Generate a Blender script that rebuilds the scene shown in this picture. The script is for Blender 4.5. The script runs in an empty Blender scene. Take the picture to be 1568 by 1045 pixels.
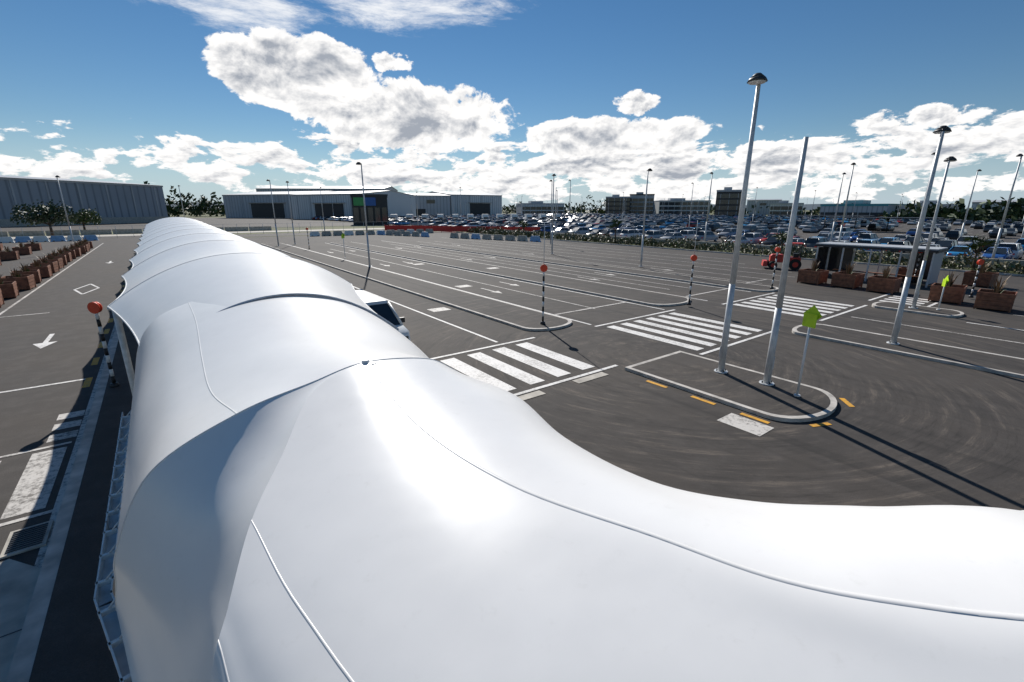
import bpy, math, random
from mathutils import Vector, Matrix
random.seed(7)
K=5/7.0
C=bpy.context.collection
scene=bpy.context.scene
R=math.radians
# ---------------------------------------------------------------- materials
def newmat(name):
    m=bpy.data.materials.new(name);m.use_nodes=True
    return m,m.node_tree.nodes,m.node_tree.links,m.node_tree.nodes["Principled BSDF"]
def simple(name,col,rough=0.6,metal=0.0,var=0.15,scale=3.0,spec=0.5):
    m,n,l,b=newmat(name)
    b.inputs["Roughness"].default_value=rough;b.inputs["Metallic"].default_value=metal
    b.inputs["Specular IOR Level"].default_value=spec
    g=n.new("ShaderNodeNewGeometry");t=n.new("ShaderNodeTexNoise");t.inputs["Scale"].default_value=scale
    t.inputs["Detail"].default_value=3
    r=n.new("ShaderNodeValToRGB")
    r.color_ramp.elements[0].position=.3;r.color_ramp.elements[1].position=.7
    r.color_ramp.elements[0].color=(*[c*(1-var) for c in col],1);r.color_ramp.elements[1].color=(*[min(1,c*(1+var)) for c in col],1)
    l.new(g.outputs["Position"],t.inputs["Vector"]);l.new(t.outputs["Fac"],r.inputs["Fac"]);l.new(r.outputs["Color"],b.inputs["Base Color"])
    return m
def mix(n,l,fac,a,b):
    x=n.new("ShaderNodeMix");x.data_type='RGBA'
    for s,v in((0,fac),(6,a),(7,b)):
        if isinstance(v,bpy.types.NodeSocket): l.new(v,x.inputs[s])
        else: x.inputs[s].default_value=v if s==0 else (*v,1)
    return x.outputs[2]
def noise(n,l,vec,scale,detail=4,rough=.5,dist=0):
    t=n.new("ShaderNodeTexNoise");t.inputs["Scale"].default_value=scale;t.inputs["Detail"].default_value=detail
    t.inputs["Roughness"].default_value=rough;t.inputs["Distortion"].default_value=dist
    l.new(vec,t.inputs["Vector"]);return t.outputs["Fac"]
def mth(n,l,op,a,b=None,c=None,clamp=False):
    x=n.new("ShaderNodeMath");x.operation=op;x.use_clamp=clamp
    for i,v in enumerate((a,b,c)):
        if v is None: continue
        if isinstance(v,bpy.types.NodeSocket): l.new(v,x.inputs[i])
        else: x.inputs[i].default_value=v
    return x.outputs[0]
def mrange(n,l,v,a,b,c=0.,d=1.,smooth=True):
    x=n.new("ShaderNodeMapRange");x.interpolation_type='SMOOTHSTEP' if smooth else 'LINEAR'
    l.new(v,x.inputs[0])
    for i,q in enumerate((a,b,c,d)): x.inputs[i+1].default_value=q
    return x.outputs[0]
def asphalt(name,base,warm=(.088,.075,.064),scuff=True):
    m,n,l,b=newmat(name)
    g=n.new("ShaderNodeNewGeometry");P=g.outputs["Position"]
    big=noise(n,l,P,.18,5,.6);fine=noise(n,l,P,55,2,.7);med=noise(n,l,P,1.7,5,.65)
    c=mix(n,l,mrange(n,l,big,.35,.65),base,warm)
    c=mix(n,l,mrange(n,l,med,.4,.75,0,.5),c,tuple(v*1.8 for v in base))
    if scuff:
        # faint tyre scuffs following the turning path round the island
        vm=n.new("ShaderNodeVectorMath");vm.operation='DISTANCE';l.new(P,vm.inputs[0]);vm.inputs[1].default_value=(13.5,9.5,0)
        d=mth(n,l,'ADD',vm.outputs["Value"],mth(n,l,'MULTIPLY',noise(n,l,P,.16,0),1.1))
        sp3=n.new("ShaderNodeSeparateXYZ");l.new(P,sp3.inputs[0])
        ang=mth(n,l,'ARCTAN2',mth(n,l,'SUBTRACT',sp3.outputs[1],9.5),mth(n,l,'SUBTRACT',sp3.outputs[0],13.5))
        cb=n.new("ShaderNodeCombineXYZ");l.new(mth(n,l,'MULTIPLY',d,3.4),cb.inputs[0]);l.new(mth(n,l,'MULTIPLY',ang,2.2),cb.inputs[1])
        rings=noise(n,l,cb.outputs[0],1.0,8,.8)
        fade=mth(n,l,'MULTIPLY',mrange(n,l,noise(n,l,P,.4,3,.6),.32,.55),mrange(n,l,vm.outputs["Value"],28,10))
        c=mix(n,l,mth(n,l,'MULTIPLY',mth(n,l,'MULTIPLY',mrange(n,l,rings,.5,.66),fade),.62),c,(.22,.18,.145))
        c=mix(n,l,mth(n,l,'MULTIPLY',mth(n,l,'MULTIPLY',mrange(n,l,rings,.48,.36),fade),.6),c,(.026,.023,.021))
        mp=n.new("ShaderNodeMapping");mp.inputs["Scale"].default_value=(1.1,.03,1);l.new(P,mp.inputs[0])
        st=noise(n,l,mp.outputs[0],1.6,3,.6)
        c=mix(n,l,mrange(n,l,st,.5,.75,0,.6),c,(.028,.026,.024))
        sp=noise(n,l,P,2.3,2,.5)
        c=mix(n,l,mrange(n,l,sp,.68,.76,0,.45),c,(.026,.023,.022))
    c=mix(n,l,mrange(n,l,fine,.3,.75,0,.5),c,tuple(v*.5 for v in base))
    l.new(c,b.inputs["Base Color"]);b.inputs["Roughness"].default_value=.85;b.inputs["Specular IOR Level"].default_value=.25
    bp=n.new("ShaderNodeBump");bp.inputs["Strength"].default_value=.3;bp.inputs["Distance"].default_value=.01
    l.new(fine,bp.inputs["Height"]);l.new(bp.outputs[0],b.inputs["Normal"])
    return m
def paint(name,col,wear=.5):
    m,n,l,b=newmat(name);g=n.new("ShaderNodeNewGeometry");P=g.outputs["Position"]
    a=noise(n,l,P,9,5,.75);d=noise(n,l,P,1.2,3)
    f=mth(n,l,'ADD',a,mth(n,l,'MULTIPLY',d,.45))
    f=mrange(n,l,f,.66,.9,0,wear)
    c=mix(n,l,f,col,(.12,.105,.09));l.new(c,b.inputs["Base Color"]);b.inputs["Roughness"].default_value=.7
    return m
def fabric(name,k=1.0):
    m,n,l,b=newmat(name);g=n.new("ShaderNodeNewGeometry");P=g.outputs["Position"]
    c=mix(n,l,mrange(n,l,noise(n,l,P,1.3,5,.65),.35,.7,0,.6),(.92*k,.905*k,.88*k),(.86*k,.845*k,.82*k))
    c=mix(n,l,mrange(n,l,noise(n,l,P,14,4,.7),.58,.8,0,.25),c,(.68*k,.66*k,.62*k))
    l.new(c,b.inputs["Base Color"]);b.inputs["Roughness"].default_value=.3;b.inputs["Specular IOR Level"].default_value=.32
    t=n.new("ShaderNodeBsdfTranslucent");t.inputs[0].default_value=(.85*k,.84*k,.82*k,1)
    mx=n.new("ShaderNodeMixShader");mx.inputs[0].default_value=.04
    l.new(b.outputs[0],mx.inputs[1]);l.new(t.outputs[0],mx.inputs[2]);l.new(mx.outputs[0],n["Material Output"].inputs[0])
    bp=n.new("ShaderNodeBump");bp.inputs["Strength"].default_value=.1;bp.inputs["Distance"].default_value=.05
    l.new(noise(n,l,P,2.2,2),bp.inputs["Height"]);l.new(bp.outputs[0],b.inputs["Normal"])
    return m
M={}
M['fab']=fabric("membrane_fabric");M['seam']=fabric("seam_tape",.93)
M['rim']=simple("rim_tape",(.42,.47,.54),.5)
M['asph']=asphalt("asphalt_lot",(.062,.055,.05))
M['asph2']=asphalt("asphalt_road",(.08,.071,.064),scuff=False)
M['asph3']=asphalt("asphalt_carpark",(.088,.08,.073),scuff=False)
M['white']=paint("white_paint",(.8,.77,.73))
M['white2']=paint("white_paint_worn",(.62,.58,.53),.9)
M['yellow']=paint("yellow_paint",(.78,.38,.02),.4)
M['conc']=simple("concrete",(.47,.43,.37),.85,var=.25)
M['kerb']=simple("kerb_concrete",(.52,.48,.43),.8,var=.3)
M['galv']=simple("galvanised_steel",(.62,.63,.63),.5,.2,.12,6)
M['wsteel']=simple("white_steel",(.72,.72,.7),.4,0,.15,9)
M['dark']=simple("dark_metal",(.03,.032,.036),.5)
M['black']=simple("black_paint",(.02,.02,.02),.5)
M['wht']=simple("white_gloss",(.8,.8,.78),.4,0,.05)
M['red']=simple("red_orange_disc",(.8,.07,.02),.5)
M['lime']=simple("lime_sign",(.55,.8,.02),.45)
M['wood']=simple("timber_planter",(.24,.095,.05),.7,0,.35,5)
M['soil']=simple("soil",(.06,.045,.03),.95)
M['grass']=simple("dry_grass",(.13,.135,.055),.95,0,.4,.05)
M['verge']=simple("verge",(.1,.12,.045),.95,0,.4,.6)
M['glass']=simple("window_glass",(.03,.04,.05),.12,0,.1,spec=.6)
M['tyre']=simple("tyre",(.02,.02,.02),.8)
M['roofg']=simple("grey_roof",(.46,.47,.48),.5,0,.1,.2)
M['blueb']=simple("blue_plastic",(.3,.47,.68),.5)
M['redb']=simple("red_plastic",(.7,.04,.03),.5)
M['orange']=simple("orange_machine",(.6,.05,.03),.5)
M['teal']=simple("teal_panel",(.06,.3,.33),.4)
M['bluep']=simple("blue_banner",(.02,.12,.4),.4)
M['greenp']=simple("green_banner",(.05,.35,.1),.4)
M['bark']=simple("bark",(.1,.07,.05),.9,0,.3,8)
def leafmat(name,a,b_):
    m,n,l,b=newmat(name);g=n.new("ShaderNodeNewGeometry")
    c=mix(n,l,g.outputs["Random Per Island"],a,b_);l.new(c,b.inputs["Base Color"]);b.inputs["Roughness"].default_value=.6
    return m
M['leaf']=leafmat("leaves",(.03,.06,.015),(.09,.13,.035))
M['leafd']=leafmat("dark_leaves",(.02,.04,.015),(.05,.08,.03))
M['dry']=leafmat("dry_leaves",(.14,.07,.04),(.28,.2,.1))
M['hedge']=leafmat("hedge_leaves",(.07,.075,.03),(.2,.17,.09))
def clad(name,col,sc=2.0,axis=None):
    m,n,l,b=newmat(name);tc=n.new("ShaderNodeTexCoord");w=n.new("ShaderNodeTexWave");w.inputs["Scale"].default_value=sc
    w.bands_direction='X';l.new(tc.outputs["Object"],w.inputs["Vector"]);w.inputs["Distortion"].default_value=0
    f=mrange(n,l,w.outputs["Fac"],.0,.25)
    c=mix(n,l,f,tuple(v*.6 for v in col),col)
    g=n.new("ShaderNodeNewGeometry")
    c=mix(n,l,mrange(n,l,noise(n,l,g.outputs["Position"],.08,5),.4,.7,0,.4),c,tuple(v*.75 for v in col))
    l.new(c,b.inputs["Base Color"]);b.inputs["Roughness"].default_value=.55;return m
M['clad']=clad("hangar_cladding",(.34,.37,.41),.12)
M['clad2']=clad("shed_cladding",(.48,.5,.52),.15)
M['clad3']=clad("white_cladding",(.7,.71,.7),.2)
carcols=[simple("car_paint_%d"%i,c,.25,0,.03) for i,c in enumerate([(.66,.66,.66),(.33,.34,.36),(.02,.02,.022),(.45,.46,.47),(.03,.1,.3),(.05,.28,.55),(.42,.03,.02),(.1,.11,.12)])]
# ---------------------------------------------------------------- mesh builder
class MB:
    def __init__(s): s.v=[];s.f=[];s.m=[];s.mats=[];s.sm=[]
    def mi(s,k):
        mat=M[k] if isinstance(k,str) else k
        if mat not in s.mats: s.mats.append(mat)
        return s.mats.index(mat)
    def face(s,idx,k,smooth=False): s.f.append(idx);s.m.append(s.mi(k));s.sm.append(smooth)
    def poly(s,pts,k):
        b=len(s.v);s.v+= [tuple(p) for p in pts];s.face(list(range(b,b+len(pts))),k)
    def box(s,c,size,k,rot=0,taper=1.0):
        b=len(s.v);cx,cy,cz=c;a,bb,h=[q/2 for q in size];cr,sr=math.cos(rot),math.sin(rot)
        for z,q in((-h,1),(h,taper)):
            for x,y in((-a,-bb),(a,-bb),(a,bb),(-a,bb)):
                x*=q;y*=q
                s.v.append((cx+x*cr-y*sr,cy+x*sr+y*cr,cz+z))
        for f in((0,3,2,1),(4,5,6,7),(0,1,5,4),(1,2,6,5),(2,3,7,6),(3,0,4,7)): s.face([b+i for i in f],k)
    def cyl(s,p0,p1,r0,r1,k,n=10,caps=True):
        p0=Vector(p0);p1=Vector(p1);d=(p1-p0).normalized();a=d.orthogonal().normalized();c=d.cross(a);b=len(s.v)
        for p,r in((p0,r0),(p1,r1)):
            for i in range(n):
                t=2*math.pi*i/n;s.v.append(tuple(p+a*(r*math.cos(t))+c*(r*math.sin(t))))
        for i in range(n):
            j=(i+1)%n;s.face([b+i,b+j,b+n+j,b+n+i],k,True)
        if caps: s.face([b+i for i in range(n)][::-1],k);s.face([b+n+i for i in range(n)],k)
    def tube(s,path,r,k,n=6):
        for i in range(len(path)-1): s.cyl(path[i],path[i+1],r,r,k,n,False)
    def grid(s,rows,k,smooth=True):
        b=len(s.v);nr=len(rows);nc=len(rows[0])
        for r in rows: s.v+=[tuple(p) for p in r]
        for i in range(nr-1):
            for j in range(nc-1):
                a=b+i*nc+j;s.face([a,a+1,a+nc+1,a+nc],k,smooth)
    def prism(s,pts,z0,z1,k,kt=None):
        n=len(pts);b=len(s.v);s.v+=[(x,y,z0) for x,y in pts]+[(x,y,z1) for x,y in pts]
        for i in range(n): j=(i+1)%n;s.face([b+i,b+j,b+n+j,b+n+i],k)
        s.face([b+n+i for i in range(n)],kt or k)
    def mesh(s,name):
        me=bpy.data.meshes.new(name);me.from_pydata(s.v,[],s.f)
        for m in s.mats: me.materials.append(m)
        me.polygons.foreach_set("material_index",s.m);me.polygons.foreach_set("use_smooth",s.sm);me.update();return me
    def obj(s,name,loc=(0,0,0),rot=0,parent=None):
        return put(name,s.mesh(name),loc,rot,parent)
def put(name,me,loc=(0,0,0),rot=0,parent=None,scale=None):
    o=bpy.data.objects.new(name,me);o.location=loc;o.rotation_euler=(0,0,rot);C.objects.link(o)
    if scale: o.scale=scale
    if parent: o.parent=parent
    return o
def empty(name):
    o=bpy.data.objects.new(name,None);C.objects.link(o);return o
def rect(b,w0,w1,t0,t1,z,k): b.poly([(w0,t0,z),(w1,t0,z),(w1,t1,z),(w0,t1,z)],k)
# ---------------------------------------------------------------- ground
b=MB();rect(b,-6000,6000,-3000,9000,-.03,'grass');b.obj("ground")
b=MB();rect(b,-1.9,53,-40,98,0,'asph');b.obj("bus_lane_asphalt")
b=MB();rect(b,-22,-2.0,-40,125,0.004,'asph2');b.obj("access_road")
b=MB();rect(b,-60,-22,-40,125,-.01,'conc');b.obj("yard_pavement")
b=MB();rect(b,59,330,-30,420,0,'asph3');b.obj("car_park_asphalt")
b=MB();rect(b,-400,58,100,112,-.004,'asph3');rect(b,-400,58,118,126,.008,'conc');rect(b,-300,58,150,340,-.008,'asph3');b.obj("perimeter_road")
# markings
b=MB();Z=.009
def line(w,t0,t1,k='white',wd=.12): rect(b,w-wd/2,w+wd/2,t0,t1,Z,k)
def cross(t,w0,w1,k='white',wd=.14): rect(b,w0,w1,t-wd/2,t+wd/2,Z+.004,k)
def zebra(w0,w1,t0,t1,n,k='white'):
    p=(w1-w0)/n
    for i in range(n):
        a=w0+p*i; rect(b,a+.04,a+p*.56,t0,t1,Z,k)
    cross(t0-.35,w0-.3,w1+.2);cross(t1+.35,w0-.3,w1+.2)
zebra(4.8,11.3,9.9,13.5,6);zebra(15.1,20.5,8.9,13.3,6);zebra(24.3,29.8,8.5,12.6,6);zebra(32,35.2,6.4,8.2,4)
for w in(5.4,9.9): line(w,14.2,92)
for w in(17.6,25.9,27.4,33.2,35.6,38.4,41.2): line(w,15+random.random()*4,60+random.random()*20,'white2',.1)
for w in(14.9,20.3,24.3,29.2): line(w,14,75,'white')
line(32.2,14,60);line(44,22,70,'white2');line(47,25,70,'white2')
line(23.3,-30,7.8);line(26.1,-30,7.6,'white2');line(29.0,-30,4,'white');line(33,-30,3,'white2')
for w0,w1,t in((15,20.2,16.5),(24.5,29,15.5),(32.4,35.4,16)): cross(t,w0,w1,'white2')
def arrow(w,t,d=1,k='white2',s=1.0):
    b.poly([(w-.07*s,t-1.2*s*d,Z),(w+.07*s,t-1.2*s*d,Z),(w+.07*s,t+.3*s*d,Z),(w-.07*s,t+.3*s*d,Z)][::d],k)
    b.poly([(w-.32*s,t+.3*s*d,Z),(w+.32*s,t+.3*s*d,Z),(w,t+1.2*s*d,Z)][::d],k)
for w in(8.2,16.3,19,25.2,28.2,31,34.2): 
    for t in(24,41,58): arrow(w+random.uniform(-.1,.1),t+random.random()*2,-1)
for w,t in((15.9,26.7),(19.2,40.4),(11,21),(22.6,33)): rect(b,w-.5,w+.5,t-.4,t+.4,Z+.1 if w>20 else Z+.0,'white2')
rect(b,10.25,10.95,4.25,5.3,Z,'white2')
for t in(7.7,6.2,4.8): line(11.12,t-.35,t+.35,'yellow',.13)
b.poly([(11.75,3.72,Z),(12.25,3.5,Z),(12.3,3.62,Z),(11.8,3.84,Z)],'yellow')
b.poly([(13.9,3.55,Z),(14.35,3.95,Z),(14.25,4.05,Z),(13.8,3.65,Z)],'yellow')
cross(9.25,9.3,10.6,'conc',.3);cross(9.25,6.8,8.0,'conc',.3)
for t in range(0,60): 
    if t%2==0 and t>12: line(-2.42,t*1.25,t*1.25+1.0,'yellow',.17)
for w in(-6.9,): line(w,-10,95,'white2')
line(-2.19,8,78,'white2',.09)
cross(18.4,-6.8,-2.5,'white',.13);cross(13.3,-6.8,-2.3,'white2',.1);cross(10.2,-6.8,-2.2,'white2',.1);cross(32,-6.8,-5,'white2')
for i in range(5): rect(b,-2.9-i*1.0,-2.35-i*1.0,10.4,13.1,Z,'white2')
for t in(13.6,14.3,15.0): rect(b,-2.75,-2.25,t,t+.42,Z,'white2')
arrow(-4.2,25,-1,'white',1.1);arrow(-4.2,60,-1,'white',1.1);arrow(-5.4,14.8,-1,'white2',1.1)
D=[(-4.3,38),(-3.7,40.5),(-4.3,43),(-4.9,40.5)]
for i in range(4):
    a=Vector(D[i]);c=Vector(D[(i+1)%4]);d=(c-a).normalized();nn=Vector((-d.y,d.x))*.06
    b.poly([(*(a-nn),Z+.003*(i%2)),(*(c-nn),Z+.003*(i%2)),(*(c+nn),Z+.003*(i%2)),(*(a+nn),Z+.003*(i%2))],'white')
b.obj("road_markings")
b=MB();Z=.006
for r in range(15):
    w=62+r*17
    for i in range(0,130):
        t=8+i*2.6;rect(b,w,w+10.4,t-1.35,t-1.27,Z,'white2')
b.obj("car_park_bay_lines")
def island(w0,w1,t0,t1,near=True,far=True,name="traffic_island"):
    o=[];r=(w1-w0)/2;c=(w0+w1)/2
    if near:
        for i in range(17): a=math.pi+math.pi*i/16;o.append((c+r*math.cos(a),t0+r*.62+r*.62*math.sin(a)))
    else: o+=[(w0,t0),(w1,t0)]
    if far:
        for i in range(17): a=math.pi*i/16;o.append((c+r*math.cos(a),t1-r*.4+r*.4*math.sin(a)))
    else: o+=[(w1,t1),(w0,t1)]
    q=MB();q.prism(o,0,.1,'kerb','kerb')
    inn=[(c+(x-c)*(1-.14/r),(t0+t1)/2+(y-(t0+t1)/2)*(1-.28/(t1-t0))) for x,y in o]
    q.poly([(x,y,.104) for x,y in inn],'asph');return q.obj(name)
island(11.35,14.35,3.75,9.1,True,False);island(11.9,14.6,14.3,78);island(20.5,22.9,-30,8.2,False);island(20.6,23.9,14.2,74)
island(29.6,31.6,4.4,8.0);island(29.6,31.9,13.2,62)
b=MB();b.prism([(-2.1,-25),(-.9,-25),(4.75,-25),(4.75,78),(-2.1,78)],0,.12,'kerb','kerb');rect(b,-1.9,4.6,-25,78,.124,'asph2');b.obj("kerbed_footpath")
b=MB();b.prism([(-3.3,5.2),(-2.1,5.2),(-2.1,8.4),(-2.55,9.0),(-2.85,8.9)],.0,.03,'conc');b.prism([(-3.0,-9),(-2.1,-9),(-2.1,5.2),(-3.0,5.2)],0,.031,'conc')
for t in(7.2,5.9,4.4,2.8,1.2): b.box((-2.5,t,.033),(.8,.015,.004),'dark')
b.obj("concrete_channel")
b=MB();b.box((-2.42,9.45,.025),(.5,.72,.03),'conc')
for i in range(10): b.box((-2.42,9.17+i*.062,.048),(.4,.024,.016),'dark')
b.obj("drain_grate")
# ---------------------------------------------------------------- canopy
rowsA=[
 [(-1.0,11.8,2.95),(-.86,11.8,3.7),(-.66,11.8,4.4),(-.3,11.8,4.85),(.28,11.8,5.1),(1.0,11.8,5.3),(1.7,11.8,5.36),(2.4,11.8,5.26),(2.95,11.8,5.06),(3.5,11.8,4.7),(4.0,11.8,4.2),(4.3,11.8,3.6),(4.5,11.8,2.9)],
 [(-1.0,9.6,2.95),(-.86,9.6,3.7),(-.62,9.6,4.38),(-.25,9.6,4.8),(.28,9.6,5.11),(1.0,9.6,5.33),(1.7,9.6,5.39),(2.4,9.6,5.29),(2.95,9.6,5.1),(3.5,9.6,4.75),(4.0,9.6,4.25),(4.3,9.6,3.6),(4.5,9.6,2.9)],
 [(-1.0,7.6,2.95),(-.85,7.5,3.7),(-.66,7.4,4.35),(-.28,7.35,4.78),(.2,7.3,5.05),(.9,7.25,5.27),(1.6,7.2,5.33),(2.2,7.2,5.25),(2.75,7.2,5.1),(3.15,7.2,4.85),(3.6,7.2,4.3),(3.95,7.2,3.6),(4.1,7.2,2.9)],
 [(-1.0,6.4,2.95),(-.85,6.1,3.65),(-.7,5.9,4.25),(-.34,5.8,4.78),(.18,5.75,5.08),(.85,5.7,5.32),(1.52,5.7,5.38),(2.05,5.65,5.28),(2.5,5.6,5.1),(2.9,5.7,4.8),(3.35,5.8,4.3),(3.75,5.9,3.6),(3.95,5.9,2.9)],
 [(-1.0,5.6,2.95),(-.86,5.1,3.6),(-.74,4.75,4.15),(-.38,4.55,4.88),(.3,4.48,5.25),(.94,4.47,5.4),(1.48,4.47,5.5),(2.15,4.5,5.4),(2.5,4.55,5.2),(2.85,4.62,4.9),(3.3,4.7,4.3),(3.6,4.8,3.6),(3.8,4.8,2.9)]]
rowsN=[
 [(-.48,2.1,2.9),(-.36,2.2,3.8),(-.165,2.34,4.68),(-.03,2.56,4.9),(.18,3.06,5.06),(.47,3.54,5.2),(.92,4.28,5.39),(1.48,4.47,5.5),(2.15,4.5,5.4),(2.5,4.55,5.2),(2.85,4.62,4.9),(3.3,4.7,4.3),(3.6,4.8,3.6),(3.8,4.8,2.9)],
 [(-.42,1.6,2.9),(-.32,1.65,3.8),(-.13,1.75,4.62),(.05,1.9,4.88),(.27,2.15,5.03),(.57,2.45,5.16),(.98,2.8,5.28),(1.41,3.14,5.35),(1.95,3.4,5.33),(2.5,3.6,5.2),(2.95,3.8,4.95),(3.4,4.0,4.3),(3.7,4.1,3.6),(3.85,4.15,2.9)],
 [(-.1,.45,2.9),(-.03,.5,3.8),(.12,.65,4.58),(.3,.85,4.88),(.52,1.08,5.03),(.8,1.36,5.14),(1.17,1.72,5.24),(1.55,2.1,5.3),(1.98,2.4,5.27),(2.45,2.65,5.12),(2.8,2.85,4.88),(3.25,3.1,4.3),(3.5,3.25,3.6),(3.65,3.3,2.9)],
 [(.8,-.7,2.9),(.85,-.65,3.8),(.93,-.45,4.6),(1.04,-.2,4.92),(1.2,.1,5.07),(1.4,.43,5.17),(1.65,.84,5.25),(1.88,1.24,5.3),(2.15,1.5,5.25),(2.45,1.7,5.14),(2.8,1.9,4.93),(3.3,2.2,4.4),(3.65,2.4,3.6),(3.8,2.5,2.9)],
 [(1.5,-1.6,2.9),(1.52,-1.5,3.8),(1.57,-1.25,4.65),(1.63,-.9,4.97),(1.72,-.5,5.12),(1.83,-.1,5.21),(1.96,.3,5.28),(2.09,.66,5.32),(2.4,.85,5.27),(2.75,1.05,5.15),(3.15,1.29,4.95),(3.7,1.55,4.4),(4.05,1.75,3.6),(4.2,1.85,2.9)],
 [(2.1,-2.4,2.9),(2.1,-2.25,3.8),(2.12,-1.9,4.7),(2.15,-1.55,5.0),(2.2,-1.1,5.16),(2.25,-.7,5.27),(2.32,-.25,5.35),(2.4,.15,5.38),(2.8,.35,5.35),(3.2,.52,5.22),(3.6,.75,5.02),(4.2,.95,4.4),(4.6,1.15,3.6),(4.75,1.25,2.9)],
 [(2.9,-3.3,2.9),(2.9,-3.15,3.8),(2.9,-2.75,4.65),(2.9,-2.35,5.0),(2.92,-1.95,5.2),(2.94,-1.5,5.34),(2.97,-1.05,5.42),(3.0,-.6,5.45),(3.4,-.35,5.42),(3.85,-.1,5.28),(4.3,.1,5.05),(4.9,.4,4.4),(5.3,.6,3.6),(5.45,.7,2.9)],
 [(4.1,-4.7,2.9),(4.1,-4.5,3.7),(4.1,-4.1,4.4),(4.1,-3.7,4.75),(4.12,-3.3,4.95),(4.14,-2.85,5.1),(4.17,-2.4,5.2),(4.2,-2,5.25),(4.6,-1.75,5.2),(5.05,-1.5,5.05),(5.5,-1.25,4.8),(6.1,-1,4.2),(6.5,-.8,3.6),(6.65,-.7,2.9)]]
def cr(p0,p1,p2,p3,t):
    return tuple(.5*((2*b_)+(-a+c)*t+(2*a-5*b_+4*c-d)*t*t+(-a+3*b_-3*c+d)*t**3) for a,b_,c,d in zip(p0,p1,p2,p3))
def dens(P,n):
    o=[]
    for i in range(len(P)-1):
        p0=P[i-1] if i else tuple(2*a-b_ for a,b_ in zip(P[0],P[1]));p3=P[i+2] if i+2<len(P) else tuple(2*a-b_ for a,b_ in zip(P[-1],P[-2]))
        for k in range(n): o.append(cr(p0,P[i],P[i+1],p3,k/n))
    o.append(P[-1]);return o
def surf(rows,n):
    r=[dens(q,n) for q in rows];cols=[dens([q[j] for q in r],n) for j in range(len(r[0]))]
    return [[tuple(c*K for c in cols[j][i]) for j in range(len(cols))] for i in range(len(cols[0]))]
can=empty("fabric_canopy")
SA=surf(rowsA,8);SN=surf(rowsN,8)
b=MB();b.grid(SA,'fab');b.obj("vault_membrane",parent=can)
b=MB();b.grid(SN,'fab');b.obj("entry_membrane",parent=can)
L=SA[-1][:6*8+1][::-1]
F=SN[0][:7*8+1][::-1]
n=48;rows=[]
def samp(P,u):
    d=[0]
    for i in range(1,len(P)): d.append(d[-1]+(Vector(P[i])-Vector(P[i-1])).length)
    s=u*d[-1]
    for i in range(1,len(P)):
        if d[i]>=s-1e-9:
            f=(s-d[i-1])/max(1e-9,d[i]-d[i-1]);return Vector(P[i-1]).lerp(Vector(P[i]),f)
    return Vector(P[-1])
for i in range(n+1):
    u=i/n;a=samp(L,u);c=samp(F,u);row=[]
    for j in range(13):
        # a slightly sagging, inward-pulled panel between arch and fold
        v=j/12;p=a.lerp(c,v);s_=4*v*(1-v)*math.sin(math.pi*min(1,u*1.0))*(a-c).length;p+=Vector((.07,.02,-.13))*s_;row.append(tuple(p))
    rows.append(row)
b=MB();b.grid(rows,'fab');b.obj("gusset_membrane",parent=can)
b=MB()
def tapegrid(q,G,j,dj,k='seam',lift=.003,i0=0,i1=None):
    out=[]
    for r in G[i0:i1]:
        def at(x):
            x=max(0,min(len(r)-1.001,x));a=int(x);f=x-a;return Vector(r[a]).lerp(Vector(r[a+1]),f)
        A,B_=at(j-1),at(j+1);d=(B_-A).normalized();c=at(j);upv=Vector((0,0,1));nn=(upv-d*upv.dot(d)).normalized()
        out.append([tuple(c-d*dj-nn*.002),tuple(c-d*dj*.7+nn*lift),tuple(c+d*dj*.7+nn*lift),tuple(c+d*dj-nn*.002)])
    q.grid(out,k)
tapegrid(b,SN,7*8,.014,lift=.0028);tapegrid(b,SN,4*8,.007,lift=.0012);tapegrid(b,SN,20,.007,lift=.0012)
tapegrid(b,SA,4*8,.007,lift=.0015)
b.tube([(p[0],p[1],p[2]) for p in SA[-1]],.005,'seam',8)
b.tube([(p[0],p[1],p[2]-.002) for p in SN[6*8]],.008,'seam',8)
b.obj("welded_seams",parent=can)
b=MB();px,py,pz=1.48*K,4.47*K,5.5*K
b.cyl((px,py,pz-.02),(px,py,pz+.018),.03,.024,'wht',12);b.box((px+.045,py-.045,pz-.012),(.04,.025,.018),'galv',.6);b.cyl((px+.02,py-.06,pz-.03),(px+.03,py-.075,pz-.01),.011,.011,'wht',8)
b.cyl((px-.05,py-.01,pz-.02),(px+.05,py+.01,pz-.004),.009,.009,'wht',8)
b.obj("peak_clamp",parent=can)
def sec(t):
    T0,T1,P=9.6,17.4,7.9
    if t<T1:
        f=(t-T0)/(T1-T0);e=f**1.5
        wc=1.7+.3*f;hw=2.28+1.22*e;zc=5.43+.2*f;ze=4.4-.1*f
    else:
        s=((t-T1)%P)/P;sg=4*s*(1-s)
        wc=2.0+.012*(t-T1);hw=3.5+.012*(t-T1)-.26*sg;zc=5.63-.2*sg;ze=4.3
    return wc,hw,zc,ze
ts=[9.6+7.8*i/14 for i in range(14)]
for k in range(11): ts+=[17.4+7.9*(k+i/8) for i in range(8)]
ts.append(17.4+7.9*11-.001)
rows=[]
for t in ts:
    wc,hw,zc,ze=sec(t);rows.append([((wc+hw*x)*K,t*K,(zc-(zc-ze)*abs(x)**2.1)*K) for x in [i/16-1 for i in range(33)]])
b=MB();b.grid(rows,'fab')
tun=b.obj("tunnel_membrane",parent=can)
b=MB();b.tube(rows[0],.014,'rim',8);b.tube([(x,y-.02,z-.03) for x,y,z in rows[0]],.010,'galv',8)
b.tube([r[0] for r in rows],.014,'wsteel',6);b.tube([r[-1] for r in rows],.014,'wsteel',6)
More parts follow.
